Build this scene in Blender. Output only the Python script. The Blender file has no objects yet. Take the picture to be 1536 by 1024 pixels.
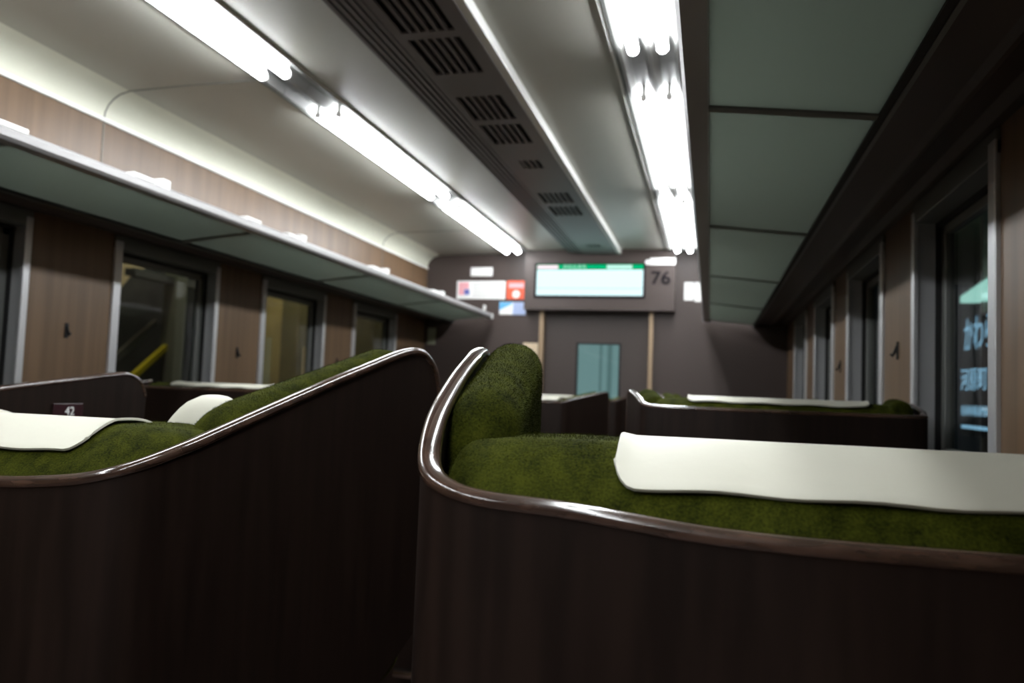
import bpy, bmesh, math, random
import numpy as np
from mathutils import Vector, Matrix
random.seed(5); rng = np.random.default_rng(5)
E = 1.15            # eye height above the floor; heights below are given relative to the eye
C = bpy.context.scene.collection

# ------------------------------------------------------------------ materials
def new_mat(name):
    m = bpy.data.materials.new(name); m.use_nodes = True
    nt = m.node_tree; b = nt.nodes['Principled BSDF']
    return m, nt, b
def plain(name, col, rough=.5, metal=0., spec=.5, noise=0., nscale=20., bump=0., stretch=(1,1,1), coat=0., bscale=None):
    m, nt, b = new_mat(name)
    b.inputs['Base Color'].default_value = (*col, 1); b.inputs['Roughness'].default_value = rough
    b.inputs['Metallic'].default_value = metal; b.inputs['Specular IOR Level'].default_value = spec
    b.inputs['Coat Weight'].default_value = coat; b.inputs['Coat Roughness'].default_value = .08
    if noise or bump:
        tc = nt.nodes.new('ShaderNodeTexCoord'); mp = nt.nodes.new('ShaderNodeMapping')
        mp.inputs['Scale'].default_value = stretch
        nz = nt.nodes.new('ShaderNodeTexNoise'); nz.inputs['Scale'].default_value = nscale
        nz.inputs['Detail'].default_value = 6
        nt.links.new(tc.outputs['Object'], mp.inputs['Vector']); nt.links.new(mp.outputs[0], nz.inputs['Vector'])
        if noise:
            mx = nt.nodes.new('ShaderNodeMix'); mx.data_type = 'RGBA'
            mx.inputs[6].default_value = (*[c*(1-noise) for c in col], 1)
            mx.inputs[7].default_value = (*[min(1, c*(1+noise)) for c in col], 1)
            rp = nt.nodes.new('ShaderNodeValToRGB'); rp.color_ramp.elements[0].position = .35; rp.color_ramp.elements[1].position = .65
            nt.links.new(nz.outputs['Fac'], rp.inputs[0]); nt.links.new(rp.outputs[0], mx.inputs[0])
            nt.links.new(mx.outputs[2], b.inputs['Base Color'])
        if bump:
            bp = nt.nodes.new('ShaderNodeBump'); bp.inputs['Strength'].default_value = bump; bp.inputs['Distance'].default_value = .002
            nt.links.new(nz.outputs['Fac'], bp.inputs['Height']); nt.links.new(bp.outputs[0], b.inputs['Normal'])
    return m
def emit(name, col, s):
    m = bpy.data.materials.new(name); m.use_nodes = True; nt = m.node_tree
    nt.nodes.remove(nt.nodes['Principled BSDF'])
    e = nt.nodes.new('ShaderNodeEmission'); e.inputs[0].default_value = (*col, 1); e.inputs[1].default_value = s
    nt.links.new(e.outputs[0], nt.nodes['Material Output'].inputs[0]); return m
def velvet():
    m, nt, b = new_mat('green_mohair')
    tc = nt.nodes.new('ShaderNodeTexCoord'); mp = nt.nodes.new('ShaderNodeMapping'); mp.inputs['Scale'].default_value = (1, 1, .25)
    n1 = nt.nodes.new('ShaderNodeTexNoise'); n1.inputs['Scale'].default_value = 38; n1.inputs['Detail'].default_value = 5
    n2 = nt.nodes.new('ShaderNodeTexNoise'); n2.inputs['Scale'].default_value = 420; n2.inputs['Detail'].default_value = 3
    nt.links.new(tc.outputs['Object'], mp.inputs[0]); nt.links.new(mp.outputs[0], n1.inputs['Vector']); nt.links.new(tc.outputs['Object'], n2.inputs['Vector'])
    a = nt.nodes.new('ShaderNodeMath'); a.operation = 'MULTIPLY_ADD'; a.inputs[1].default_value = .55
    h = nt.nodes.new('ShaderNodeMath'); h.operation = 'MULTIPLY'; h.inputs[1].default_value = .45
    nt.links.new(n1.outputs['Fac'], a.inputs[0]); nt.links.new(n2.outputs['Fac'], h.inputs[0]); nt.links.new(h.outputs[0], a.inputs[2])
    rp = nt.nodes.new('ShaderNodeValToRGB')
    rp.color_ramp.elements[0].position = .36; rp.color_ramp.elements[0].color = (.0070, .0088, .0010, 1)
    rp.color_ramp.elements[1].position = .64; rp.color_ramp.elements[1].color = (.043, .048, .0046, 1)
    nt.links.new(a.outputs[0], rp.inputs[0]); nt.links.new(rp.outputs[0], b.inputs['Base Color'])
    b.inputs['Roughness'].default_value = .85; b.inputs['Specular IOR Level'].default_value = .04
    b.inputs['Sheen Weight'].default_value = .10; b.inputs['Sheen Tint'].default_value = (.5, .6, .08, 1); b.inputs['Sheen Roughness'].default_value = .35
    bp = nt.nodes.new('ShaderNodeBump'); bp.inputs['Strength'].default_value = .5; bp.inputs['Distance'].default_value = .002
    nt.links.new(n2.outputs['Fac'], bp.inputs['Height']); nt.links.new(bp.outputs[0], b.inputs['Normal'])
    return m
def glass(name, tint=(1, 1, 1), ior=1.45):
    m = bpy.data.materials.new(name); m.use_nodes = True; nt = m.node_tree
    nt.nodes.remove(nt.nodes['Principled BSDF'])
    t = nt.nodes.new('ShaderNodeBsdfTransparent'); t.inputs[0].default_value = (*tint, 1)
    g = nt.nodes.new('ShaderNodeBsdfGlossy'); g.inputs['Roughness'].default_value = .02
    f = nt.nodes.new('ShaderNodeFresnel'); ge = nt.nodes.new('ShaderNodeNewGeometry'); mr = nt.nodes.new('ShaderNodeMapRange')
    mr.inputs['To Min'].default_value = ior; mr.inputs['To Max'].default_value = 1/ior     # same reflectance on both faces of the pane
    nt.links.new(ge.outputs['Backfacing'], mr.inputs['Value']); nt.links.new(mr.outputs[0], f.inputs[0])
    mx = nt.nodes.new('ShaderNodeMixShader')
    nt.links.new(f.outputs[0], mx.inputs[0]); nt.links.new(t.outputs[0], mx.inputs[1]); nt.links.new(g.outputs[0], mx.inputs[2])
    nt.links.new(mx.outputs[0], nt.nodes['Material Output'].inputs[0]); return m
def frosted():
    m = bpy.data.materials.new('frosted_glass'); m.use_nodes = True; nt = m.node_tree
    b = nt.nodes['Principled BSDF']; b.inputs['Base Color'].default_value = (.085, .098, .088, 1); b.inputs['Roughness'].default_value = .38
    t = nt.nodes.new('ShaderNodeBsdfTranslucent'); t.inputs[0].default_value = (.42, .46, .41, 1)
    mx = nt.nodes.new('ShaderNodeMixShader'); mx.inputs[0].default_value = .36
    nt.links.new(b.outputs[0], mx.inputs[1]); nt.links.new(t.outputs[0], mx.inputs[2])
    nt.links.new(mx.outputs[0], nt.nodes['Material Output'].inputs[0]); return m

M = dict(
    shell=plain('dark_wood_shell', (.012, .0068, .005), .42, noise=.25, nscale=60, stretch=(1, 1, .08), spec=.2),
    rail=plain('polished_wood_rail', (.048, .027, .019), .16, noise=.35, nscale=90, stretch=(.3, .3, 1), spec=.7, coat=.6),
    velvet=velvet(),
    cover=plain('white_head_cover', (.60, .585, .49), .48, bump=.25, nscale=35, spec=.35),
    wood=plain('wall_wood', (.142, .086, .047), .38, noise=.16, nscale=26, stretch=(1.2, 1.2, .05), spec=.4),
    ceiling=plain('ceiling_panel', (.46, .455, .40), .33, spec=.5),
    cove=plain('cove_lit_tone', (.70, .70, .58), .45),  # paler than the ceiling: light caught by the curve is put into the colour
    whitetrim=plain('white_trim', (.8, .8, .77), .4),
    endwall=plain('end_wall_laminate', (.062, .046, .041), .45, noise=.06, nscale=200, spec=.28),
    door=plain('door_laminate', (.060, .046, .041), .45, spec=.3),
    brass=plain('door_trim_strip', (.34, .24, .15), .4, metal=.3),
    vent=plain('vent_grey', (.17, .155, .157), .40, spec=.4),
    black=plain('black', (.006, .006, .006), .7),
    alu=plain('aluminium', (.56, .56, .57), .38, metal=.55),
    aludark=plain('grey_metal', (.15, .155, .145), .45, metal=.4),
    rackalu=plain('rack_profile', (.34, .33, .33), .35, metal=.35),
    white=plain('white_plastic', (.85, .85, .83), .4),
    reflector=plain('lamp_reflector', (.30, .30, .29), .5, spec=.25),
    frosted=frosted(), glass=glass('window_glass', (.75, .78, .76)),
    floor=plain('floor_lino', (.11, .065, .05), .45, noise=.15, nscale=60),
    base=plain('seat_base_dark', (.02, .015, .013), .5),
    chrome=plain('chrome', (.6, .57, .55), .2, metal=1.),
    tube=emit('fluorescent_tube', (.93, .97, 1.0), 46.0),
    red=plain('notice_red', (.80, .10, .04), .5), blue=plain('notice_blue', (.12, .42, .75), .5),
    paleblue=plain('notice_pale_blue', (.36, .44, .66), .5), pink=plain('notice_pink', (.80, .38, .42), .5),
    navy=plain('notice_navy', (.12, .14, .42), .5), beige=plain('poster_beige', (.66, .52, .36), .5),
    orange=plain('poster_orange', (.66, .25, .14), .5), number=plain('number_dark', (.008, .006, .008), .7, spec=.1),
    plate=plain('number_plate', (.03, .010, .013), .3),
    screen=emit('screen_cyan_white', (.72, .97, 1.0), 1.25), green=emit('screen_green', (.0, .42, .16), 1.1),
    mint=emit('screen_mint', (.55, .95, .82), 1.1), spink=emit('screen_pink', (.95, .80, .86), 1.2), sline=emit('screen_line', (.52, .78, .80), 1.0),
    doorglass=glass('door_glass', (.8, .9, .9)), cabin=emit('vestibule_glow', (.33, .47, .47), .66),
    cabin2=emit('vestibule_glow_dim', (.22, .33, .33), .6),  # emission replaces light falling on the vestibule walls
    signblue=emit('sign_letters', (.30, .58, .85), 1.7), signtop=emit('sign_header', (.45, .85, .78), 1.7),
    signboard=plain('sign_board', (.015, .017, .02), .3),
    yellow=plain('yellow_handrail', (.65, .52, .0), .5), tan=plain('tan_wall', (.55, .43, .24), .7, noise=.1, nscale=4),
    olive=plain('olive_tile', (.15, .125, .05), .6, noise=.15, nscale=3),
    ochre=plain('ochre_tile', (.36, .27, .10), .6, noise=.15, nscale=3), grey=plain('grey_paint', (.20, .20, .18), .6),
    concrete=plain('concrete', (.10, .10, .09), .8, noise=.2, nscale=3),
    pale=plain('pale_green_paint', (.30, .31, .22), .6),
)

# ------------------------------------------------------------------ mesh helpers
def box(bm, x0, x1, y0, y1, z0, z1):
    if x0 > x1: x0, x1 = x1, x0
    if y0 > y1: y0, y1 = y1, y0
    if z0 > z1: z0, z1 = z1, z0
    v = [bm.verts.new((x, y, z)) for x in (x0, x1) for y in (y0, y1) for z in (z0, z1)]
    for f in ((0,1,3,2), (4,6,7,5), (0,4,5,1), (2,3,7,6), (0,2,6,4), (1,5,7,3)):
        bm.faces.new([v[i] for i in f])
def bxs(*bs):
    bm = bmesh.new()
    for b in bs: box(bm, *b)
    return bm
def extrude_y(bm, prof, y0, y1, closed=True, caps=True):
    a = [bm.verts.new((x, y0, z)) for x, z in prof]; b = [bm.verts.new((x, y1, z)) for x, z in prof]
    n = len(prof)
    for i in range(n if closed else n-1):
        j = (i+1) % n; bm.faces.new((a[i], a[j], b[j], b[i]))
    if closed and caps: bm.faces.new(a); bm.faces.new(b[::-1])
def rbox(lx, ly, lz, r, n=14, warp=None):
    """rounded box centred at the origin, then warped"""
    bm = bmesh.new(); h = Vector((lx/2, ly/2, lz/2))
    def axis(hl):
        rr = min(r, hl*.999); inner = hl-rr
        a = [-hl + rr*(1-math.cos(math.pi/2*i/5)) for i in range(6)]
        k = max(2, n); mid = [-inner + 2*inner*i/k for i in range(1, k)] if inner > 1e-4 else []
        return a + mid + [-q for q in a[::-1]]
    ax = [axis(h.x), axis(h.y), axis(h.z)]
    cache = {}
    def vert(p):
        key = tuple(round(c, 6) for c in p)
        if key not in cache:
            q = Vector(p); inn = Vector([max(-(h[i]-min(r, h[i]*.999)), min(h[i]-min(r, h[i]*.999), q[i])) for i in range(3)])
            d = q-inn
            if d.length > 1e-7:
                s = max(abs(d[i])/min(r, h[i]*.999) for i in range(3)); d = Vector([d[i]/min(r, h[i]*.999) for i in range(3)])
                d = d.normalized()*s; d = Vector([d[i]*min(r, h[i]*.999) for i in range(3)])
            q = inn+d
            if warp: q = Vector(warp(q))
            cache[key] = bm.verts.new(q)
        return cache[key]
    for k in range(3):
        u, w = (k+1) % 3, (k+2) % 3
        for s in (-1, 1):
            for i in range(len(ax[u])-1):
                for j in range(len(ax[w])-1):
                    pts = []
                    for a, b_ in ((i, j), (i+1, j), (i+1, j+1), (i, j+1)):
                        p = [0, 0, 0]; p[k] = s*h[k]; p[u] = ax[u][a]; p[w] = ax[w][b_]; pts.append(vert(p))
                    if len(set(pts)) == 4:
                        try: bm.faces.new(pts if s > 0 else pts[::-1])
                        except ValueError: pass
    bmesh.ops.recalc_face_normals(bm, faces=bm.faces); return bm
def sweep(bm, pts, prof, cap=True):
    """sweep closed profile [(side, up)] along 3D points; side stays horizontal"""
    pts = [Vector(p) for p in pts]; rings = []; side = None
    for a, b in zip(pts, pts[1:]):
        t = (b-a).normalized()
        if Vector((t.x, t.y, 0)).length > .12: side = Vector((-t.y, t.x, 0)).normalized(); break
    for i, p in enumerate(pts):
        t = (pts[min(i+1, len(pts)-1)]-pts[max(i-1, 0)]).normalized()
        hz = Vector((t.x, t.y, 0))
        if hz.length > .12: side = Vector((-t.y, t.x, 0)).normalized()
        up = t.cross(side) * -1
        if up.length < 1e-6: up = Vector((0, 0, 1))
        rings.append([bm.verts.new(p+side*a+up.normalized()*b) for a, b in prof])
    n = len(prof)
    for r0, r1 in zip(rings, rings[1:]):
        for i in range(n): bm.faces.new((r0[i], r0[(i+1) % n], r1[(i+1) % n], r1[i]))
    if cap: bm.faces.new(rings[0][::-1]); bm.faces.new(rings[-1])
def circle(r, n=14, flat=1.): return [(r*math.cos(2*math.pi*i/n), r*flat*math.sin(2*math.pi*i/n)) for i in range(n)]
def cyl_y(bm, x, z, r, y0, y1, n=16):
    extrude_y(bm, [(x+r*math.cos(2*math.pi*i/n), z+r*math.sin(2*math.pi*i/n)) for i in range(n)], y0, y1)
def disc(bm, cx, y, cz, r, n=24, th=.002):
    a = [bm.verts.new((cx+r*math.cos(2*math.pi*i/n), y, cz+r*math.sin(2*math.pi*i/n))) for i in range(n)]
    b = [bm.verts.new((v.co.x, y+th, v.co.z)) for v in a]
    bm.faces.new(a); bm.faces.new(b[::-1])
    for i in range(n): bm.faces.new((a[i], b[i], b[(i+1) % n], a[(i+1) % n]))

def origin(o):
    while o.parent: o = o.parent
    return o.location.copy()
def obj(name, bm, mat, parent=None, smooth=False, label=None, kind=None, bevel=0.):
    bmesh.ops.recalc_face_normals(bm, faces=bm.faces)
    off = Vector((0, 0, E)) - (origin(parent) if parent else Vector((0, 0, 0)))
    bmesh.ops.translate(bm, verts=bm.verts, vec=off)
    me = bpy.data.meshes.new(name); bm.to_mesh(me); bm.free()
    me.materials.append(mat)
    if smooth:
        for p in me.polygons: p.use_smooth = True
        if smooth == 'auto':
            try: me.set_sharp_from_angle(angle=math.radians(40))
            except Exception: pass
    o = bpy.data.objects.new(name, me); C.objects.link(o)
    if parent: o.parent = parent
    if label: o['label'] = label
    if kind: o['kind'] = kind
    if bevel:
        b = o.modifiers.new('bevel', 'BEVEL'); b.width = bevel; b.segments = 2; b.limit_method = 'ANGLE'
    return o
def tag(o, label, cat, group=None):
    o['label'] = label; o['category'] = cat
    if group: o['group'] = group
    return o
def thing(name, loc, label, cat, group=None):
    o = bpy.data.objects.new(name, None); C.objects.link(o); o.location = (loc[0], loc[1], loc[2]+E); o.empty_display_size = .05
    return tag(o, label, cat, group)
def struct(name, bm, mat, parent=None, smooth=False):
    return obj(name, bm, mat, parent, smooth=smooth, kind='structure' if not parent else None)
def text(name, body, size, loc, rot, mat, parent, extrude=.0006, sx=1., align='CENTER', bold=0.):
    c = bpy.data.curves.new(name, 'FONT'); c.body = body; c.size = size; c.extrude = extrude; c.offset = bold
    c.align_x = align; c.align_y = 'CENTER'
    f = bpy.data.objects.new(name, c); C.objects.link(f)
    dg = bpy.context.evaluated_depsgraph_get(); me = bpy.data.meshes.new_from_object(f.evaluated_get(dg))
    bpy.data.objects.remove(f); bpy.data.curves.remove(c); me.name = name; me.materials.clear(); me.materials.append(mat)
    o = bpy.data.objects.new(name, me); C.objects.link(o); o.parent = parent
    o.location = Vector(loc)+Vector((0, 0, E))-origin(parent); o.rotation_euler = rot; o.scale = (sx, 1, 1)
    return o

def fuzz(o, count, length=.0028, width=.00038, cond=None):
    """add a pile of tiny blades to a cushion mesh"""
    me = o.data; me.calc_loop_triangles()
    V = np.empty(len(me.vertices)*3); me.vertices.foreach_get('co', V); V = V.reshape(-1, 3)
    T = np.empty(len(me.loop_triangles)*3, dtype=np.int32); me.loop_triangles.foreach_get('vertices', T); T = T.reshape(-1, 3)
    a, b, c = V[T[:, 0]], V[T[:, 1]], V[T[:, 2]]; nn = np.cross(b-a, c-a); A = np.linalg.norm(nn, axis=1)
    nrm = nn/np.maximum(A, 1e-12)[:, None]; cen = (a+b+c)/3+np.array(origin(o))-np.array([0, 0, E])
    if cond is not None: A = A*cond(cen, nrm)
    idx = rng.choice(len(T), size=count, p=A/A.sum()); r1 = np.sqrt(rng.random(count)); r2 = rng.random(count)
    P = (1-r1)[:, None]*a[idx]+(r1*(1-r2))[:, None]*b[idx]+(r1*r2)[:, None]*c[idx]
    N = nrm[idx]+rng.normal(0, .45, (count, 3)); N /= np.linalg.norm(N, axis=1)[:, None]
    S = np.cross(N, rng.normal(0, 1, (count, 3))); S /= np.linalg.norm(S, axis=1)[:, None]
    L = length*(.5+rng.random(count)*.8)
    tri = np.stack([P-S*width/2, P+S*width/2, P+N*L[:, None]], axis=1).reshape(-1, 3)
    n0 = len(V); faces = [tuple(p.vertices) for p in me.polygons]; nf = len(faces)
    faces += [(n0+3*i, n0+3*i+1, n0+3*i+2) for i in range(count)]
    m2 = bpy.data.meshes.new(me.name); m2.from_pydata(np.vstack([V, tri]).tolist(), [], faces)
    sm = [True]*nf+[False]*count; m2.polygons.foreach_set('use_smooth', sm); m2.materials.append(me.materials[0]); o.data = m2

# ------------------------------------------------------------------ shell of the carriage
XL, XR, XC = -2.10, .50, -.80
Y0, Y1 = -2.6, 5.60
ZF = -E
struct('floor', bxs((-2.3, .7, Y0, Y1+.05, ZF-.05, ZF)), M['floor'])
# ceiling cross-section, mirrored about the centre line, with two lamp troughs
TL, TR, TH, TD = -1.395, -.195, .088, .035
half = [(XL, .905), (-2.097, .93), (-2.085, .955), (-2.065, .975), (-2.04, .99), (-2.00, 1.0), (-1.75, 1.007), (TL-TH, 1.01)]
prof = half + [(TL-TH, 1.01+TD), (TL+TH, 1.01+TD), (TL+TH, 1.012), (-1.0, 1.02), (-.62, 1.02), (TR-TH, 1.012), (TR-TH, 1.01+TD), (TR+TH, 1.01+TD), (TR+TH, 1.01)]
prof += [(2*XC-x, z) for x, z in half[:-1]][::-1]
bm = bmesh.new(); extrude_y(bm, prof[5:-5], Y0, Y1, closed=False)
struct('ceiling', bm, M['ceiling'])
for side, seg in (('left', prof[:6]), ('right', prof[-6:])):
    bm = bmesh.new(); extrude_y(bm, seg, Y0, Y1, closed=False)
    struct('trim_1' if side == 'left' else 'trim_2', bm, M['cove'], smooth=True)
bm = bmesh.new(); box(bm, -2.3, .7, Y0, Y1+.05, 1.08, 1.10); struct('roof', bm, M['black'])
# bright moulding where the wood ends and the cove starts
struct('trim_3', bxs((XL, XL+.008, Y0, Y1, .893, .908)), M['whitetrim'])
struct('trim_4', bxs((XR-.008, XR, Y0, Y1, .893, .908)), M['whitetrim'])
# thin joints in the wall and cove lining, left
bm = bmesh.new()
for y in (2.295, 4.75):
    pts = [(XL+.001, y, .545)] + [(x+.001, y, z-.001) for x, z in half[:7]]+[(TL-TH-.01, y, 1.008)]
    sweep(bm, pts, [(-.002, -.0012), (.002, -.0012), (.002, .0012), (-.002, .0012)])
struct('trim_5', bm, M['grey'])

WT, WB = .490, -.13        # window opening top and bottom
wins_L = [(1.42, 2.02), (2.39, 3.01), (3.36, 4.00), (4.36, 5.03)]
wins_R = [(1.575, 2.18), (2.545, 3.17), (3.52, 4.13), (4.48, 5.08)]
def wall(name, x, xo, wins):
    bm = bmesh.new()
    box(bm, x, xo, Y0, Y1, ZF, WB); box(bm, x, xo, Y0, Y1, WT, 1.0)
    e = [Y0]+[v for w in wins for v in w]+[Y1]
    for a, b in zip(e[::2], e[1::2]): box(bm, x, xo, a, b, WB, WT)
    struct(name, bm, M['wood'])
wall('wall_left', XL, XL-.09, wins_L); wall('wall_right', XR, XR+.09, wins_R)
struct('wall_back', bxs((-2.3, .7, Y0-.05, Y0, ZF, 1.1)), M['endwall'])
nwin = 0
def window(side, y0, y1):
    global nwin; nwin += 1
    x = XL if side < 0 else XR; s = side
    r = bpy.data.objects.new('window_%d' % nwin, None); C.objects.link(r); r.location = (x, (y0+y1)/2, WB+E); r['kind'] = 'structure'
    w = .034
    # face frame round the opening and the jamb lining behind it
    obj('window_frame', bxs((x-s*.010, x+s*.004, y0-.004, y0+w, WB, WT), (x-s*.010, x+s*.004, y1-w*.6, y1+.006, WB, WT)), M['alu'], r, bevel=.003)
    obj('window_header', bxs((x-s*.008, x+s*.045, y0-.004, y1+.006, WT-.03, WT+.02)), M['aludark'], r, bevel=.003)
    obj('jamb', bxs((x+s*.004, x+s*.105, y0-.002, y0+.008, WB, WT), (x+s*.004, x+s*.043, y1-.012, y1+.002, WB, WT)), M['alu'], r)
    obj('seal', bxs((x+s*.043, x+s*.056, y1-.018, y1+.002, WB, WT), (x+s*.045, x+s*.08, y0, y1, WT-.04, WT-.0)), M['black'], r)
    obj('sash', bxs((x+s*.056, x+s*.078, y1-.048, y1-.006, WB, WT-.035), (x+s*.056, x+s*.078, y0, y0+.03, WB, WT-.035),
        (x+s*.056, x+s*.078, y0, y1, WT-.062, WT-.035), (x+s*.056, x+s*.078, y0, y1, WB, WB+.03)), M['aludark'], r, bevel=.003)
    obj('glass_pane', bxs((x+s*.068, x+s*.072, y0+.02, y1-.04, WB+.02, WT-.055)), M['glass'], r)
    obj('window_sill', bxs((x-s*.035, x+s*.09, y0-.01, y1+.01, WB-.022, WB)), M['aludark'], r, bevel=.009)
for w in wins_L: window(-1, *w)
for w in wins_R: window(1, *w)
# small coat hooks on the wooden pillars
def coat_hook(s, y, z, label):
    x = XL if s < 0 else XR
    t = thing('coat_hook', (x, y, z), label, 'hook', 'coat hooks on the window pillars')
    obj('backplate', bxs((x, x-s*.004, y-.008, y+.008, z-.03, z+.02)), M['black'], t, bevel=.002)
    bm = bmesh.new(); sweep(bm, [(x-s*.003, y, z+.008), (x-s*.010, y+.0001, z-.012), (x-s*.014, y+.0002, z-.020), (x-s*.019, y+.0003, z-.014)], circle(.004, 8))
    obj('hook', bm, M['black'], t, smooth=True)
for s, y, z, l in ((-1, 2.195, .15, 'small black coat hook on the leftmost wooden pillar between left windows'),
                   (-1, 3.185, .13, 'small black coat hook on the second wooden pillar of the left wall'),
                   (-1, 4.18, .13, 'small black coat hook on the third, farthest visible left pillar'),
                   (1, 2.365, .155, 'small black coat hook on the wooden pillar nearest on the right wall'),
                   (1, 3.35, .15, 'small black coat hook on the second wooden pillar of the right wall')):
    coat_hook(s, y, z, l)
# soffit with a rounded ridge between rack and wall, both sides
for s, x, nm in ((-1, XL, 'trim_6'), (1, XR, 'trim_7')):
    bm = bmesh.new()
    pr = [(x-s*.215, .56), (x-s*.215, .512), (x-s*.12, .508), (x-s*.108, .500), (x-s*.098, .502), (x-s*.088, .512), (x-s*.04, .524), (x-s*.02, .512), (x+s*.0, .512), (x, .56)]
    extrude_y(bm, pr, Y0, Y1-.001); struct(nm, bm, M['door'], smooth=False)

# ------------------------------------------------------------------ end wall, door
struct('wall_end', bxs((XL-.12, -1.19, Y1, Y1+.06, ZF, 1.08), (-.41, XR+.12, Y1, Y1+.06, ZF, 1.08), (-1.19, -.41, Y1, Y1+.06, .57, 1.08)), M['endwall'])
struct('trim_8', bxs((-1.315, -.25, Y1-.10, Y1, .588, 1.02)), M['endwall'])      # box over the door
struct('trim_9', bxs((-1.212, -1.182, Y1-.022, Y1+.05, ZF, .59)), M['brass'])
struct('trim_10', bxs((-.425, -.397, Y1-.022, Y1+.05, ZF, .60)), M['brass'])
d = bpy.data.objects.new('door_1', None); C.objects.link(d); d.location = (XC, Y1+.04, 0); d['kind'] = 'structure'
yd = Y1+.04
obj('door_panel', bxs((-1.185, -.935, yd, yd+.035, ZF, .57), (-.635, -.42, yd, yd+.035, ZF, .57), (-.935, -.635, yd, yd+.035, .355, .57), (-.935, -.635, yd, yd+.035, ZF, -.45)), M['door'], d)
obj('door_seal', bxs((-.947, -.933, yd-.004, yd+.01, -.46, .367), (-.637, -.623, yd-.004, yd+.01, -.46, .367), (-.947, -.623, yd-.004, yd+.01, .355, .367)), M['black'], d)
obj('door_glass', bxs((-.935, -.635, yd+.015, yd+.02, -.45, .355)), M['doorglass'], d)
obj('door_handle', bxs((-.50, -.47, yd-.03, yd, -.25, .0)), M['chrome'], d, bevel=.006)
# vestibule beyond the door: posts and far wall glow in place of its own lighting
t = thing('vestibule_partition', (XC, 6.6, ZF), 'pale glowing partition of the next vestibule seen through the door window', 'partition')
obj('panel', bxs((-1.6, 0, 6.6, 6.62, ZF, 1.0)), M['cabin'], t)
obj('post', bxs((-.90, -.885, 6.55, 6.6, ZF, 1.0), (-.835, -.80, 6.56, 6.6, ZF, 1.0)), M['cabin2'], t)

# ------------------------------------------------------------------ signs on the end wall
FX = (math.pi/2, 0, 0)
ys = Y1-.10
t = thing('route_display', (-.845, ys, .80), 'lit cyan and white information display with green heading above the door', 'display')
obj('frame', bxs((-1.243, -.453, ys-.006, ys, .672, .922)), M['number'], t, bevel=.004)
obj('screen', bxs((-1.225, -.468, ys-.012, ys-.005, .690, .873)), M['screen'], t, bevel=.004)
obj('heading_band', bxs((-1.225, -.468, ys-.012, ys-.005, .876, .910)), M['green'], t)
obj('heading_tag', bxs((-1.222, -1.07, ys-.014, ys-.011, .878, .905)), M['spink'], t)
obj('heading_tag', bxs((-.722, -.545, ys-.014, ys-.011, .878, .906)), M['mint'], t)
obj('divider_line', bxs((-1.222, -.471, ys-.0135, ys-.011, .738, .743)), M['sline'], t)
text('heading_text', 'かわらまち', .034, (-.95, ys-.013, .893), FX, M['mint'], t)
t = thing('car_number', (-.348, ys, .81), 'dark two figure car number on the header right of the display', 'number')
text('digits', '76', .125, (-.348, ys-.004, .812), FX, M['number'], t, .003, 1.1, bold=.0018)
t = thing('arrow_plate', (-.35, ys, .93), 'narrow white rounded plate at the top right of the display', 'sign')
obj('plate', bxs((-.425, -.25, ys-.012, ys, .905, .955)), M['white'], t, bevel=.01)
bm = bmesh.new(); disc(bm, -.440, ys-.008, .926, .018, th=.008); obj('tip', bm, M['white'], t)
t = thing('small_notice', (-1.67, Y1, .87), 'small blank white rounded plate highest on the left of the display', 'sign')
obj('plate', bxs((-1.755, -1.585, Y1-.008, Y1, .842, .908)), M['white'], t, bevel=.006)
t = thing('wide_notice', (-1.67, Y1, .74), 'wide white notice with pink and blue picture at its left end', 'sign')
obj('board', bxs((-1.858, -1.482, Y1-.006, Y1, .670, .806)), M['white'], t, bevel=.004)
obj('picture', bxs((-1.842, -1.80, Y1-.008, Y1-.005, .70, .795)), M['pink'], t)
obj('picture', bxs((-1.80, -1.765, Y1-.008, Y1-.005, .745, .795)), M['pink'], t)
obj('picture', bxs((-1.798, -1.758, Y1-.008, Y1-.005, .702, .742)), M['navy'], t)
for k in range(4): obj('text_line', bxs((-1.73, -1.50-.03*(k % 2), Y1-.007, Y1-.005, .775-.027*k, .779-.027*k)), M['grey'], t)
t = thing('red_notice', (-1.40, Y1, .74), 'square orange red notice with a white disc right of the wide notice', 'sign')
obj('board', bxs((-1.472, -1.325, Y1-.006, Y1, .670, .808)), M['red'], t, bevel=.004)
bm = bmesh.new(); disc(bm, -1.398, Y1-.009, .708, .028); obj('disc', bm, M['white'], t)
obj('text_panel', bxs((-1.455, -1.342, Y1-.008, Y1-.005, .755, .79)), M['pink'], t)
t = thing('blue_notice', (-1.42, Y1, .60), 'small blue and white notice below the red one', 'sign')
bm = bmesh.new()
def tri_prism(bm, pts, y0, y1):
    a = [bm.verts.new((x, y0, z)) for x, z in pts]; b = [bm.verts.new((x, y1, z)) for x, z in pts]
    bm.faces.new(a); bm.faces.new(b[::-1]); n = len(pts)
    for i in range(n): bm.faces.new((a[i], b[i], b[(i+1) % n], a[(i+1) % n]))
obj('board', bxs((-1.522, -1.42, Y1-.006, Y1, .556, .650)), M['white'], t, bevel=.003)
tri_prism(bm, [(-1.520, .590), (-1.425, .635), (-1.425, .648), (-1.520, .648)], Y1-.008, Y1-.005); obj('blue_field', bm, M['blue'], t)
obj('side_panel', bxs((-1.42, -1.322, Y1-.006, Y1, .556, .650)), M['paleblue'], t)
t = tag(obj('wall_catch', bxs((-1.645, -1.625, Y1-.02, Y1, .585, .625)), M['white'], bevel=.004), 'tiny pale catch on the end wall above the left rack end', 'catch')
t = thing('paper_notices', (-.12, Y1, .73), 'pair of bright white paper sheets beside the right rack', 'notice')
obj('sheet', bxs((-.190, -.125, Y1-.004, Y1, .675, .80)), M['white'], t); obj('sheet', bxs((-.118, -.050, Y1-.005, Y1, .665, .80)), M['white'], t)
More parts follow.
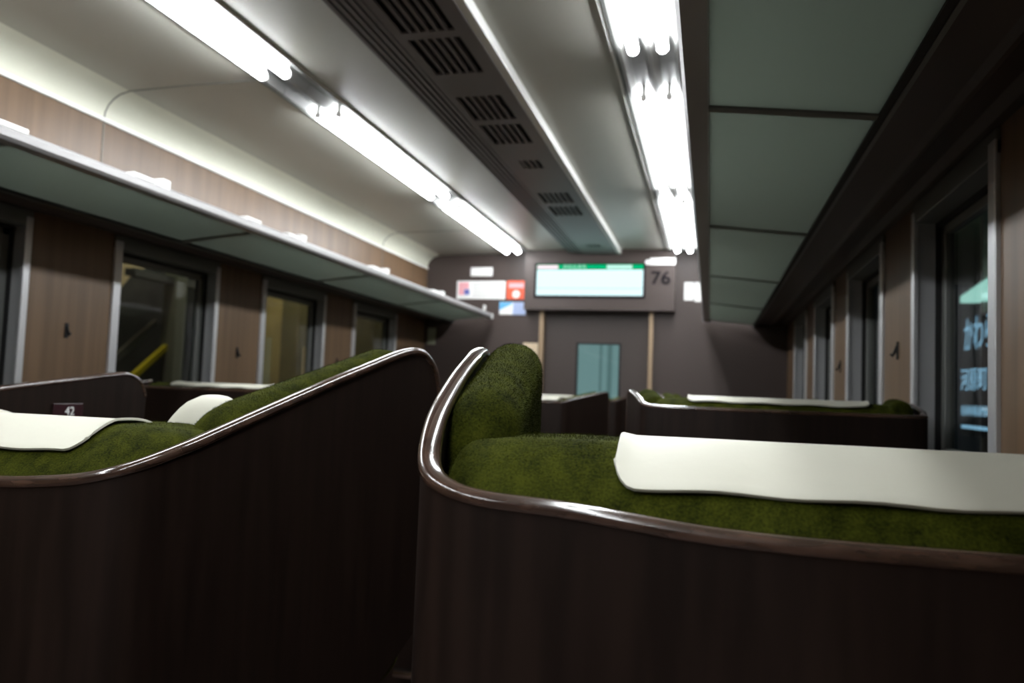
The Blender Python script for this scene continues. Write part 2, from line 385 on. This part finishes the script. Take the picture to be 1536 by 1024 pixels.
t = thing('tall_poster', (-1.275, Y1, .1), 'tall narrow beige poster with orange print left of the door', 'poster')
obj('sheet', bxs((-1.332, -1.222, Y1-.005, Y1, -.30, .352)), M['beige'], t)
for z, w in ((.20, .03), (.13, .045), (.07, .03), (-.0, .05)): obj('print', bxs((-1.277-w/2, -1.277+w/2, Y1-.007, Y1-.004, z-.018, z+.018)), M['orange'], t)
t = tag(obj('wall_sticker', bxs((-2.075, -2.012, Y1-.004, Y1, .325, .45)), M['pale']), 'pale sticker in the dark corner under the left rack', 'sticker')

# ------------------------------------------------------------------ lamps
segs = [(-2.25, -.95), (-.72, .62), (.92, 2.25), (2.60, 3.85), (4.05, 5.45)]
for xc, sn in ((TL, 'left'), (TR, 'right')):
    for i, (a, b) in enumerate(segs):
        which = ['behind the viewer', 'overhead', 'nearest in view', 'second in view', 'farthest, by the end wall'][i]
        t = thing('fluorescent_light', (xc, (a+b)/2, 1.0), 'twin tube fluorescent light in the %s ceiling row, %s' % (sn, which), 'light', 'fluorescent lights in the two ceiling rows')
        e0 = segs[i-1][1] if i else Y0; e0 = (a+e0)/2; e1 = (b+segs[i+1][0])/2 if i < len(segs)-1 else Y1-.002
        bm = bmesh.new()
        z = 1.01
        extrude_y(bm, [(xc-TH, z-.004), (xc-TH+.008, z-.004), (xc-.066, z+.028), (xc-.022, z+.028), (xc-.006, z-.002), (xc+.006, z-.002), (xc+.022, z+.028), (xc+.066, z+.028), (xc+TH-.008, z-.004), (xc+TH, z-.004), (xc+TH, z+.033), (xc-TH, z+.033)], e0, e1-.002)
        obj('reflector', bm, M['reflector'], t)
        for s in (-1, 1):
            bm = bmesh.new(); cyl_y(bm, xc+s*.042, z-.016, .0165, a+.02, b-.02); obj('tube', bm, M['tube'], t, smooth='auto')
            for y, dd in ((a, 1), (b, -1)):
                bm = bmesh.new(); cyl_y(bm, xc+s*.042, z-.016, .0125, y+dd*.004, y+dd*.03); box(bm, xc+s*.042-.006, xc+s*.042+.006, y+dd*.006, y+dd*.018, z-.008, z+.028)
                obj('socket', bm, M['white'], t, smooth='auto')
struct('trim_11', bxs((TR-TH-.022, TR-TH-.012, Y0, Y1, 1.004, 1.012), (TL+TH+.004, TL+TH+.008, Y0, Y1, 1.006, 1.012)), M['whitetrim'])
struct('trim_12', bxs((TR-TH-.012, TR-TH, Y0, Y1, 1.002, 1.010), (TL+TH, TL+TH+.006, Y0, Y1, 1.004, 1.010), (TL-TH-.006, TL-TH, Y0, Y1, 1.002, 1.010)), M['aludark'])

# ------------------------------------------------------------------ ceiling air duct
t = thing('air_duct', (XC, (Y0+Y1)/2, 1.0), 'long grey ventilation duct along the middle of the ceiling with slotted grilles', 'vent')
bm = bmesh.new()
xa, xb = -1.0, -.655
groups = [(.35, .6), (.62, .87), (1.06, 1.5), (1.52, 2.0), (2.04, 2.29), (2.48, 2.71), (2.765, 2.99), (3.22, 3.34), (3.77, 3.98), (4.05, 4.27), (5.13, 5.20)]
gx0, gx1 = -.858, -.700
box(bm, gx1, xb, Y0, Y1, .982, .990); box(bm, -.885, gx0, Y0, Y1, .982, .990)
e = [Y0]+[v for g in groups for v in g]+[Y1]
for a, b in zip(e[::2], e[1::2]): box(bm, gx0, gx1, a, b, .982, .990)
obj('face_panel', bm, M['vent'], t)
obj('housing', bxs((xa+.01, xb, Y0, Y1, 1.003, 1.02), (xb-.004, xb, Y0, Y1, .985, 1.02)), M['black'], t)
bm = bmesh.new()
for k in range(5): box(bm, -.997+.0235*k, -.997+.0235*k+.013, Y0, Y1, .990-.0016*k, 1.006)
obj('linear_ribs', bm, M['vent'], t)
for a, b in groups:
    bm = bmesh.new(); n = 6; w = (gx1-gx0)/n
    small = (b-a) < .15
    for k in range(1, n):
        x = gx0+w*k; box(bm, x-.0045, x+.0045, a, b, .983, .995)
    if small: box(bm, gx0, gx0+w*1.5, a, b, .9825, .99); box(bm, gx1-w*1.0, gx1, a, b, .9825, .99)
    obj('grille', bm, M['vent'], t)
obj('lit_side_strip', bxs((xb, xb+.030, Y0, Y1, .984, 1.02)), M['whitetrim'], t, bevel=.004, label='pale strip for the lamp lit right side of the duct')  # lamp light on the duct's side face, put in as white colour

# ------------------------------------------------------------------ luggage racks
def rack(s, label):
    xw = XL if s < 0 else XR
    xi = xw-s*.515; xo = xw-s*.23      # aisle edge and wall edge of the panels
    t = thing('luggage_rack', ((xi+xo)/2, (Y0+Y1)/2, .52), label, 'luggage rack', 'luggage racks')
    bm = bmesh.new(); extrude_y(bm, [(xi-s*.042, .528), (xi-s*.036, .520), (xi, .520), (xi+s*.004, .532), (xi, .545), (xi-s*.034, .552), (xi-s*.042, .545)], Y0, Y1-.10)
    obj('front_rail', bm, M['rackalu'], t, smooth=False)
    obj('wall_rail', bxs((xo, xw-s*.217, Y0, Y1-.002, .492, .530)), M['black'], t)
    obj('wall_lip', bxs((xw-s*.217, xw-s*.209, Y0, Y1-.002, .490, .512)), M['aludark'], t)
    ed = [-2.6, -1.62, -.6, .42, 1.445, 2.465, 3.475, 4.5, 5.50]
    def z(x): return .527-(abs(x-xi)/.285)*.030
    for a, b in zip(ed, ed[1:]):
        bm = bmesh.new(); p = [(xi, z(xi)), (xo, z(xo)), (xo, z(xo)+.006), (xi, z(xi)+.006)]
        extrude_y(bm, p, a+.012, b-.012); obj('shelf_panel', bm, M['frosted'], t)
    for y in ed[1:-1]:
        bm = bmesh.new(); p = [(xi, z(xi)-.004), (xo, z(xo)-.004), (xo, z(xo)+.016), (xi, z(xi)+.016)]
        extrude_y(bm, p, y-.012, y+.012); obj('bracket', bm, M['aludark'], t)
    for y in (1.42, 1.853, 2.40, 2.68, 3.44, 4.28):
        obj('clip', bxs((xi-s*.042, xi-s*.006, y-.045, y+.045, .545, .561)), M['white'], t, bevel=.004)
    for y in (1.945, 2.75, 3.575, 4.415):
        obj('clip', bxs((xi-s*.04, xi-s*.008, y-.018, y+.018, .545, .574)), M['white'], t, bevel=.004)
    obj('end_cap', bxs((xi-s*.044, xi+s*.01, Y1-.13, Y1-.095, .515, .552)), M['white'] if s < 0 else M['rackalu'], t, bevel=.005)
rack(-1, 'luggage rack over the left windows with bright front rail and white clips')
rack(1, 'luggage rack over the right windows seen from below with frosted panels')

# ------------------------------------------------------------------ seats
def spline(pts, n=8):
    """Catmull-Rom through points"""
    P = [Vector(p) for p in pts]; P = [P[0]*2-P[1]]+P+[P[-1]*2-P[-2]]; out = []
    for i in range(1, len(P)-2):
        for k in range(n):
            t = k/n; a, b, c, d_ = P[i-1:i+3]
            out.append(.5*((2*b)+(c-a)*t+(2*a-5*b+4*c-d_)*t*t+(3*b-a-3*c+d_)*t**3))
    out.append(P[-2]); return out
def panel_along(bm, pts, bottom, th):
    """board whose top follows pts and whose bottom is bottom(i, p)"""
    pts = [Vector(p) for p in pts]; rows = []
    side = Vector((1, 0, 0))
    for i, p in enumerate(pts):
        t = pts[min(i+1, len(pts)-1)]-pts[max(i-1, 0)]; t.z = 0
        if t.length > 1e-5: side = Vector((-t.y, t.x, 0)).normalized()
        zb = bottom(i, p); rows.append([bm.verts.new((*(p+side*th/2).xy, p.z)), bm.verts.new((*(p-side*th/2).xy, p.z)),
                                        bm.verts.new((*(p-side*th/2).xy, zb)), bm.verts.new((*(p+side*th/2).xy, zb))])
    for a, b in zip(rows, rows[1:]):
        for k in range(4): bm.faces.new((a[k], a[(k+1) % 4], b[(k+1) % 4], b[k]))
    bm.faces.new(rows[0]); bm.faces.new(rows[-1][::-1])
RP = [(.0105*math.copysign(abs(math.cos(a))**.85, math.cos(a)), .0075*math.copysign(abs(math.sin(a))**.85, math.sin(a))) for a in [2*math.pi*i/18 for i in range(18)]]

def seat(name, label, side, path, crest, yb, pad_x, covers, ear=None, ear2=None, bottom_front=-.42, hairs=0, rs=1., divider=None, pillows=(), cov_edge=None, kick=False):
    """path: rail centre line from the window side to the aisle-side wing tip and a little down its front"""
    rail = spline(path, 7)
    xs = [p[0] for p in path]; xm = (min(xs)+max(xs))/2
    t = thing(name, (xm, yb+.3, ZF), label, 'seat', 'shell backed seats')
    yt = max(p[1] for p in path); tip = rail[-1]
    zf = bottom_front
    def bot(i, p):
        if p.y > yb+.06 and p.x*side < pad_x[0]*side+99:
            k = (p.y-yb-.06)/max(.05, tip.y-yb-.06); return max(ZF+.06, zf-.64*(tip.y-p.y))
        return ZF+.06
    bm = bmesh.new(); panel_along(bm, [p-Vector((0, 0, .002)) for p in rail], bot, .014); obj('shell', bm, M['shell'], t, smooth='auto')
    ext = rail+[Vector((tip.x, tip.y, tip.z-k*(tip.z-zf)/6)) for k in range(1, 7)]
    bm = bmesh.new(); sweep(bm, ext, [(a*rs, b*rs) for a, b in RP]); obj('rail', bm, M['rail'], t, smooth=True, label='glossy rounded wooden rail')
    # backrest cushion: rises from the rail, crests, goes down the front
    x0, x1 = pad_x; zc = crest[1]; yc = crest[0]; dep = (yc-yb)*2.1; ztop = zc; hz = .62
    def warp(q):
        u = (q.x)/(abs(x1-x0)); y = yc+q.y; z = ztop-hz/2+q.z
        if q.y < 0 and q.z > 0: z -= max(0., (-q.y/(dep/2)))**1.6*(crest[2])   # slope to the rear rail
        da = abs((x0+x1)/2+q.x-x1)                       # rounded towards the aisle wing
        if da < .09:
            f = 1-math.sqrt(max(0, 1-((.09-da)/.09)**2)) if dep > .22 else .35*((.09-da)/.09)**4
            if q.y < 0: y += f*min(.075, dep*.4)*(-q.y/(dep/2))
            if q.z > 0: z -= (.016 if dep > .22 else .008)*((.09-da)/.09)**2
        return ((x0+x1)/2+q.x, y, z)
    o = obj('back_cushion', rbox(abs(x1-x0), dep*.96, hz, min(.034, dep*.35) if dep > .22 else .022, 26, warp), M['velvet'], t, smooth=True)
    if hairs: fuzz(o, hairs, cond=lambda c, n: (c[:, 2] > zc-.14)*1.)
    # wing cushion on the inner side of the wing
    def wing(spec, nm='wing_cushion'):
        (ax, ay, az), (bx, by, bz), th, depth, inward = spec
        A = Vector((ax, ay, 0)); B = Vector((bx, by, 0)); L = (B-A).length; dr = (B-A).normalized(); nr = Vector((dr.y, -dr.x, 0))
        if nr.x*inward < 0: nr = -nr
        def w2(q):
            k = q.x/L+.5; p = A+dr*(k*L)+nr*(th/2+q.y); zt = az+(bz-az)*k
            return (p.x, p.y, zt-depth/2+q.z)
        o = obj(nm, rbox(L, th, depth, min(.045, th*.48), 16, w2), M['velvet'], t, smooth=True)
        # round both ends in side view
        me = o.data; off = origin(o)
        for v in me.vertices:
            p = Vector(v.co)+off; k = ((p.xy-A.xy).dot(dr.xy))/L
            zt = az+(bz-az)*k+E; dz = zt-p.z
            if dz < depth*.6:
                fall = 0
                if k < .16: fall = (1-math.sqrt(max(0, 1-((.16-k)/.16)**2)))*.055
                if k > .84: fall = (1-math.sqrt(max(0, 1-((min(1, k)-.84)/.16)**2)))*.085
                v.co.z -= fall*(1-dz/(depth*.6))
        if hairs: fuzz(o, int(hairs*.8), cond=lambda c, n: (c[:, 2] > az-.12)*1.)
        return o
    if ear: wing(ear)
    if ear2: wing(ear2)
    # head covers draped over the crest
    for (ca, cb, edge) in covers:
        prof = []
        n = 22; y_a = edge[0]; y_b = yc+dep*.40
        for i in range(n+1):
            k = i/n; y = y_a+(y_b-y_a)*k; q = y-yc
            z = ztop-(max(0, -q)/(dep/2))**1.6*crest[2]
            if q > 0: z = ztop-(q/(dep/2))**3.2*.06
            z += .004+edge[1]*(1-min(1, k*3))**2
            prof.append((y, z))
        prof += [(y_b+.006, prof[-1][1]-.03), (y_b+.008, prof[-1][1]-.12)]
        m = 40; bm = bmesh.new(); top = []; w = abs(cb-ca); r = .020
        s_tot = [0]
        for i in range(1, len(prof)): s_tot.append(s_tot[-1]+math.dist(prof[i], prof[i-1]))
        for j in range(m+1):
            uu = j/m; xx = ca+(cb-ca)*(.5-.5*math.cos(math.pi*uu)); de = min(abs(xx-ca), abs(xx-cb)); row = []
            for i, (y, z) in enumerate(prof):
                # rounded corners at the rear hem
                sh = 0
                if de < r: sh = r-math.sqrt(max(0, r*r-(r-de)**2))
                yy = y; zz = z
                if s_tot[i] < r+.01:
                    kk = max(0, 1-s_tot[i]/(r+.01)); yy = y+(prof[min(i+4, n)][0]-y)*kk*(sh/r)*.9; zz = z+(prof[min(i+4, n)][1]-z)*kk*(sh/r)*.9
                zz += .0022*(1-min(1, de/.012))+.0012*math.sin(xx*55+1.3)*math.exp(-s_tot[i]*30)
                yy += .0018*math.sin(xx*38)*math.exp(-s_tot[i]*25)
                row.append(bm.verts.new((xx, yy, zz)))
            top.append(row)
        for a, b in zip(top, top[1:]):
            for i in range(len(prof)-1): bm.faces.new((a[i], a[i+1], b[i+1], b[i]))
        o = obj('head_cover', bm, M['cover'], t, smooth=True, label='cream white cover draped over the headrest')
        sd = o.modifiers.new('solid', 'SOLIDIFY'); sd.thickness = .0035; sd.offset = 0
        b2 = o.modifiers.new('bevel', 'BEVEL'); b2.width = .0012; b2.segments = 2; b2.limit_method = 'ANGLE'
    for (px, py, pz, w, dpt, h) in pillows:
        def w3(q): return (px+q.x, py+q.y, pz-h/2+q.z)
        bm = rbox(w, dpt, h, .5*min(w, h), 8, None)
        for v in bm.verts:
            q = v.co; kx = max(-1, min(1, q.x/(w/2)))
            q.z = q.z*math.sqrt(max(.02, 1-kx*kx*.98)) if q.z > 0 else q.z
            q.x, q.y, q.z = w3(q)
        obj('head_pillow', bm, M['cover'], t, smooth=True, label='white covered pad beside the headrest')
    # seat cushion and base
    xa_, xb_ = min(x0, x1), max(x0, x1); ys0 = yc+dep*.45
    def w4(q): return ((xa_+xb_)/2+q.x, ys0+.25+q.y, -.74+q.z)
    obj('seat_cushion', rbox(xb_-xa_, .50, .15, .05, 8, w4), M['velvet'], t, smooth=True)
    obj('base', bxs((xa_+.03, xb_-.03, yb+.02, ys0+.42, ZF, -.80)), M['base'], t, bevel=.01)
    if divider:
        xd, dp, plate = divider
        pts = spline(dp, 5)
        bm = bmesh.new(); panel_along(bm, pts, lambda i, p: -.70, .026); dv = obj('divider', bm, M['shell'], t, smooth='auto', label='brown wooden divider between two seats')
        bm = bmesh.new(); sweep(bm, pts, [(a*1.5, b*.8) for a, b in RP]); obj('divider_rail', bm, M['rail'], dv, smooth=True)
        py0, py1, pz0, pz1 = plate
        pl = obj('number_plate', bxs((xd+.0132, xd+.017, py0, py1, pz0, pz1)), M['plate'], dv, bevel=.001)
        return t, dv
    if kick:
        bm = bmesh.new(); xk = path[-1][0]-.02; sweep(bm, [(-.93, yb-.05, -.885), (xk-.06, yb-.05, -.885), (xk-.02, yb-.03, -.875), (xk, yb, -.84)], circle(.016, 10)); obj('kick_rail', bm, M['chrome'], t, smooth=True)
    return t, None

# nearest right seat: the back is seen from behind, the aisle wing goes forward and up
R1 = [(.455, .605, -.103), (.30, .602, -.103), (.10, .600, -.103), (0., .600, -.1), (-.10, .600, -.090), (-.17, .603, -.086), (-.205, .612, -.0795), (-.226, .630, -.0675),
      (-.238, .665, -.043), (-.2495, .722, -.018), (-.2655, .82, .0122), (-.2765, .90, .0335), (-.286, .95, .0435), (-.292, .99, .048), (-.298, 1.02, .044), (-.302, 1.04, .027), (-.304, 1.05, .0), (-.305, 1.053, -.04)]
seat('shell_seat', 'nearest right shell seat, bright green, long white cover on its back', 1, R1, (.700, -.0410, .100), .600, (.44, -.226),
     [(.40, -.075, (.640, .004))], ear=((-.243, .70, -.010), (-.292, 1.045, .074), .072, .62, 1), bottom_front=-.45, hairs=60000, rs=.95)
# nearest left seat (two places, wooden divider)
L1 = [(-2.05, .78, -.135), (-1.5, .78, -.135), (-1.0, .78, -.134), (-.83, .780, -.1325), (-.76, .780, -.128), (-.71, .783, -.122), (-.672, .793, -.1125), (-.648, .812, -.102), (-.632, .842, -.090), (-.6214, .8745, -.0785),
      (-.5947, .981, -.0416), (-.5622, 1.1114, .0027), (-.5389, 1.2046, .0327), (-.5245, 1.262, .051), (-.515, 1.30, .060), (-.508, 1.330, .0605), (-.502, 1.355, .050), (-.4965, 1.376, .028), (-.4935, 1.388, -.008), (-.4925, 1.391, -.03)]
t1, dv = seat('shell_seat', 'nearest left shell seat, long dark wing panel rising to a rounded tip', 1, L1, (.900, -.0640, .092), .780, (-2.03, -.640),
     [(-1.22, -.765, (.825, .004)), (-1.95, -1.45, (.825, .004))], ear=((-.632, .925, -.050), (-.524, 1.385, .086), .095, .60, -1), bottom_front=-.40, hairs=60000, rs=1.05,
     divider=(-1.34, [(-1.34, 1.0, -.075), (-1.34, 1.12, -.055), (-1.34, 1.25, -.034), (-1.34, 1.41, -.0145), (-1.34, 1.5475, .0020), (-1.34, 1.585, .0030), (-1.34, 1.615, -.0060), (-1.34, 1.632, -.022), (-1.34, 1.645, -.05)], (1.365, 1.445, -.105, -.063)),
     pillows=[(-.715, 1.035, -.0225, .175, .055, .13), (-1.235, 1.13, -.0650, .24, .05, .12)])
num = text('number', '42', .026, (-1.34+.0178, 1.408, -.080), (math.pi/2, 0, math.pi/2), M['white'], dv, .0004)
# farther right seats
def small_R(y, xa, label, hairs=0):
    p = [(.470, y+.12, .0), (.474, y+.06, -.012), (.470, y+.02, -.022), (.44, y, -.026), (.2, y, -.027), (0, y, -.027), (-.12, y, -.026), (xa+.012, y+.006, -.022), (xa, y+.03, -.013), (xa-.015, y+.08, -.002), (xa-.03, y+.13, .0075), (xa-.038, y+.155, .0085), (xa-.043, y+.172, .002), (xa-.045, y+.18, -.02)]
    return seat('shell_seat', label, 1, p, (y+.075, .0, .035), y, (.445, xa+.03), [(.362, -.054, (y+.03, .003))],
                ear=((xa+.012, y+.05, -.006), (xa-.03, y+.17, .024), .06, .5, 1), ear2=((.455, y+.02, .008), (.455, y+.14, .016), .055, .5, -1), bottom_front=-.45, rs=.75, hairs=hairs)
small_R(1.95, -.165, 'second shell seat on the right, white cover on top, under the right windows', 9000)
small_R(3.42, -.19, 'third shell seat on the right, just peeking over the second')
small_R(4.62, -.20, 'rearmost right shell seat, next to the end wall')
# farther left seats
def small_L(y, xa, wl, rise, label, covers, zr=-.033, hairs=0, kick=False, dx=.10):
    xt = xa+dx
    p = [(-2.0, y+.10, zr+.02), (-2.01, y+.05, zr+.014), (-1.99, y+.015, zr+.005), (-1.95, y, zr), (-1.4, y, zr), (-1.0, y, zr), (xa-.06, y, zr), (xa-.012, y+.008, zr+.004), (xa+.012, y+.04, zr+.012)]
    for k in (.25, .5, .75, .92): p.append((xa+.012+(xt-xa-.012)*k, y+.04+(wl-.04)*k, zr+.012+rise*min(1, k*1.05)))
    p += [(xt-.002, y+wl, zr+.006+rise), (xt, y+wl+.012, zr-.01+rise), (xt+.001, y+wl+.016, zr-.04+rise)]
    return seat('shell_seat', label, 1, p, (y+.085, zr+.018, .03), y, (-1.975, xa-.03), covers,
                ear=((xa-.005, y+.07, zr+.018), (xt-.012, y+wl, zr+rise+.022), .07, .5, -1), bottom_front=-.45, rs=.85, hairs=hairs, kick=kick)
small_L(2.40, -.62, .15, .035, 'second shell seat on the left, pale cover under the left windows', [(-1.87, -1.488, (2.43, .003)), (-1.25, -.85, (2.43, .003))], -.036, 9000, True, .06)
small_L(3.90, -.70, .42, .048, 'third shell seat on the left, wing tip before the door', [(-1.85, -1.45, (3.93, .003)), (-1.15, -.745, (3.93, .003))], -.050, 0, False, .155)
small_L(4.90, -.55, .12, .012, 'rearmost left shell seat, next to the door', [(-1.85, -1.45, (4.93, .003)), (-1.1, -.72, (4.93, .003))], -.040, 0, False, .04)

# ------------------------------------------------------------------ outside, right: lit station sign
RS = Matrix(((0, 0, -1), (-1, 0, 0), (0, 1, 0))).to_euler()
xs_ = 2.20
t = thing('station_sign', (xs_, 6.6, ZF), 'lit station name board with blue letters outside the nearest right window', 'sign')
obj('board', bxs((xs_, xs_+.12, 4.6, 7.98, -.24, .80)), M['signboard'], t)
bm = bmesh.new(); a = [bm.verts.new((xx, y, z)) for xx in (xs_-.01, xs_+.10) for y, z in ((7.92, .95), (7.92, 1.01), (7.0, 1.09), (6.0, 1.09), (6.0, .90), (7.0, .865))]
bm.faces.new(a[:6]); bm.faces.new(a[6:][::-1])
for i in range(6): bm.faces.new((a[i], a[6+i], a[6+(i+1) % 6], a[(i+1) % 6]))
obj('header_light', bm, M['signtop'], t)
obj('post', bxs((xs_+.02, xs_+.08, 7.4, 7.46, ZF, 1.8)), M['grey'], t); obj('post', bxs((xs_+.02, xs_+.08, 5.0, 5.06, ZF, 1.8)), M['grey'], t)
text('name_kana', 'かわらまち', .335, (xs_-.004, 7.84, .62), RS, M['signblue'], t, .001, .80, 'LEFT')
text('name_kanji', '河原町', .215, (xs_-.004, 7.93, .235), RS, M['signblue'], t, .001, 1.12, 'LEFT')
text('name_latin', 'KAWARAMACHI', .125, (xs_-.004, 7.90, -.028), RS, M['signblue'], t, .001, 1.0, 'LEFT')
obj('underline', bxs((xs_-.004, xs_, 4.8, 7.90, -.180, -.152)), M['signblue'], t)
t = thing('reflection_slab', (3.0, 6, 1.6), 'dim green grey slab standing in for a faint reflection above the station sign', 'slab')
obj('beam', bxs((2.3, 5.0, 1.0, 12.0, 1.70, 1.85)), M['pale'], t)  # slab added in place of a faint green reflection in the glass
# outside, left: stair hall with escalator
xe = -4.5
struct('ground_left', bxs((-9, -2.6, -2, 14, -1.3, -1.15)), M['concrete'])
struct('ground_right', bxs((1.0, 7, -2, 14, -1.3, -1.15)), M['concrete'])
struct('wall_station', bxs((-6.6, -6.5, -2, 14, -1.15, 3.0)), M['concrete'])
t = thing('escalator', (xe, 5.6, -1.15), 'grey escalator with yellow handrail outside the second left window', 'escalator')
bm = bmesh.new(); sweep(bm, [(xe, 4.9, -.36), (xe, 5.38, -.022), (xe, 5.775, .256), (xe, 5.79, .262)], [(-.022, -.022), (.022, -.022), (.022, .022), (-.022, .022)]); obj('handrail', bm, M['yellow'], t, label='yellow handrail')
bm = bmesh.new()
a = [(4.6, .39-1.15*.72), (5.26, .06), (5.76, .42), (5.76, .49), (5.26, .13), (4.6, -.37)]
vs = [[bm.verts.new((x, y, z)) for y, z in a] for x in (xe-.12, xe-.08)]
bm.faces.new(vs[0]); bm.faces.new(vs[1][::-1])
for i in range(6): bm.faces.new((vs[0][i], vs[1][i], vs[1][(i+1) % 6], vs[0][(i+1) % 6]))
obj('upper_edge', bm, M['grey'], t)
bm = bmesh.new(); a = [(4.7, -1.15), (4.7, -.52), (5.38, -.06), (5.80, .22), (5.80, -1.15)]
vs = [[bm.verts.new((x, y, z)) for y, z in a] for x in (xe-.05, xe-.02)]
bm.faces.new(vs[0]); bm.faces.new(vs[1][::-1])
for i in range(5): bm.faces.new((vs[0][i], vs[1][i], vs[1][(i+1) % 5], vs[0][(i+1) % 5]))
obj('balustrade', bm, M['concrete'], t)
t = thing('platform_column', (xe, 5.83, -1.15), 'pale square column with cross beam outside the second left window', 'column')
obj('shaft', bxs((xe-.05, xe+.08, 5.78, 5.91, -1.15, 2.2)), M['pale'], t); obj('beam', bxs((xe-.05, xe+.05, 5.30, 6.1, .80, .86)), M['grey'], t)
bm = bmesh.new(); a = [(5.0, 1.6), (6.9, 1.6), (6.62, 1.10), (6.45, 1.03), (6.32, .95), (6.2, .82), (6.0, .60), (5.0, .5)]
vs = [[bm.verts.new((x, y, z)) for y, z in a] for x in (-5.40, -5.35)]
bm.faces.new(vs[0]); bm.faces.new(vs[1][::-1])
for i in range(8): bm.faces.new((vs[0][i], vs[1][i], vs[1][(i+1) % 8], vs[0][(i+1) % 8]))
tag(obj('tan_panel', bm, M['tan']), 'tan wall panel with curved edge high outside the second left window', 'panel')
t = tag(obj('tiled_wall', bxs((-5.0, -4.9, 7.2, 8.30, -1.15, 2.0)), M['ochre']), 'ochre tiled wall outside the third left window', 'wall panel')
t = tag(obj('notice_board', bxs((-4.62, -4.56, 8.32, 8.9, -1.15, .42)), M['tan']), 'tan notice board beside the ochre wall outside', 'board')
t = tag(obj('dark_column', bxs((-5.2, -5.05, 8.5, 11.6, -1.15, 2.0)), M['olive']), 'dim olive column outside the farthest left window', 'column')
for (x, y, z, sx, sy, pw) in ((-4.2, 6.5, 2.6, .3, 4.0, 60), (-3.4, 9.5, 2.6, .3, 3.0, 50), (3.0, 5.5, 1.6, .3, 3.0, 12)):  # unseen area lights added to brighten what stands outside the windows
    l = bpy.data.lights.new('platform_fill', 'AREA'); l.shape = 'RECTANGLE'; l.size = sx; l.size_y = sy; l.energy = pw; l.color = (1, .93, .78)
    o = bpy.data.objects.new('platform_fill', l); C.objects.link(o); o.location = (x, y, z+E)

# ------------------------------------------------------------------ world, camera
w = bpy.data.worlds.new('night'); bpy.context.scene.world = w; w.use_nodes = True
w.node_tree.nodes['Background'].inputs[0].default_value = (.004, .006, .008, 1); w.node_tree.nodes['Background'].inputs[1].default_value = 1
cam = bpy.data.cameras.new('camera'); co = bpy.data.objects.new('camera', cam); C.objects.link(co)
R = np.array([[.96931322, .02143528, -.24489267], [.24291092, .06951996, .96755427], [.03776472, -.99735024, .06217975]])
m = Matrix(((R[0][0], -R[0][1], -R[0][2], 0), (R[1][0], -R[1][1], -R[1][2], 0), (R[2][0], -R[2][1], -R[2][2], E), (0, 0, 0, 1)))
co.matrix_world = m
cam.sensor_width = 36; cam.lens = 36*1183/1536; cam.clip_start = .02
cam.dof.use_dof = True; cam.dof.focus_distance = .88; cam.dof.aperture_fstop = 5.2
sc = bpy.context.scene; sc.camera = co
sc.view_settings.view_transform = 'Standard'; sc.view_settings.look = 'None'; sc.view_settings.exposure = 0.; sc.view_settings.gamma = 1
sc.cycles.max_bounces = 8; sc.cycles.sample_clamp_indirect = 6
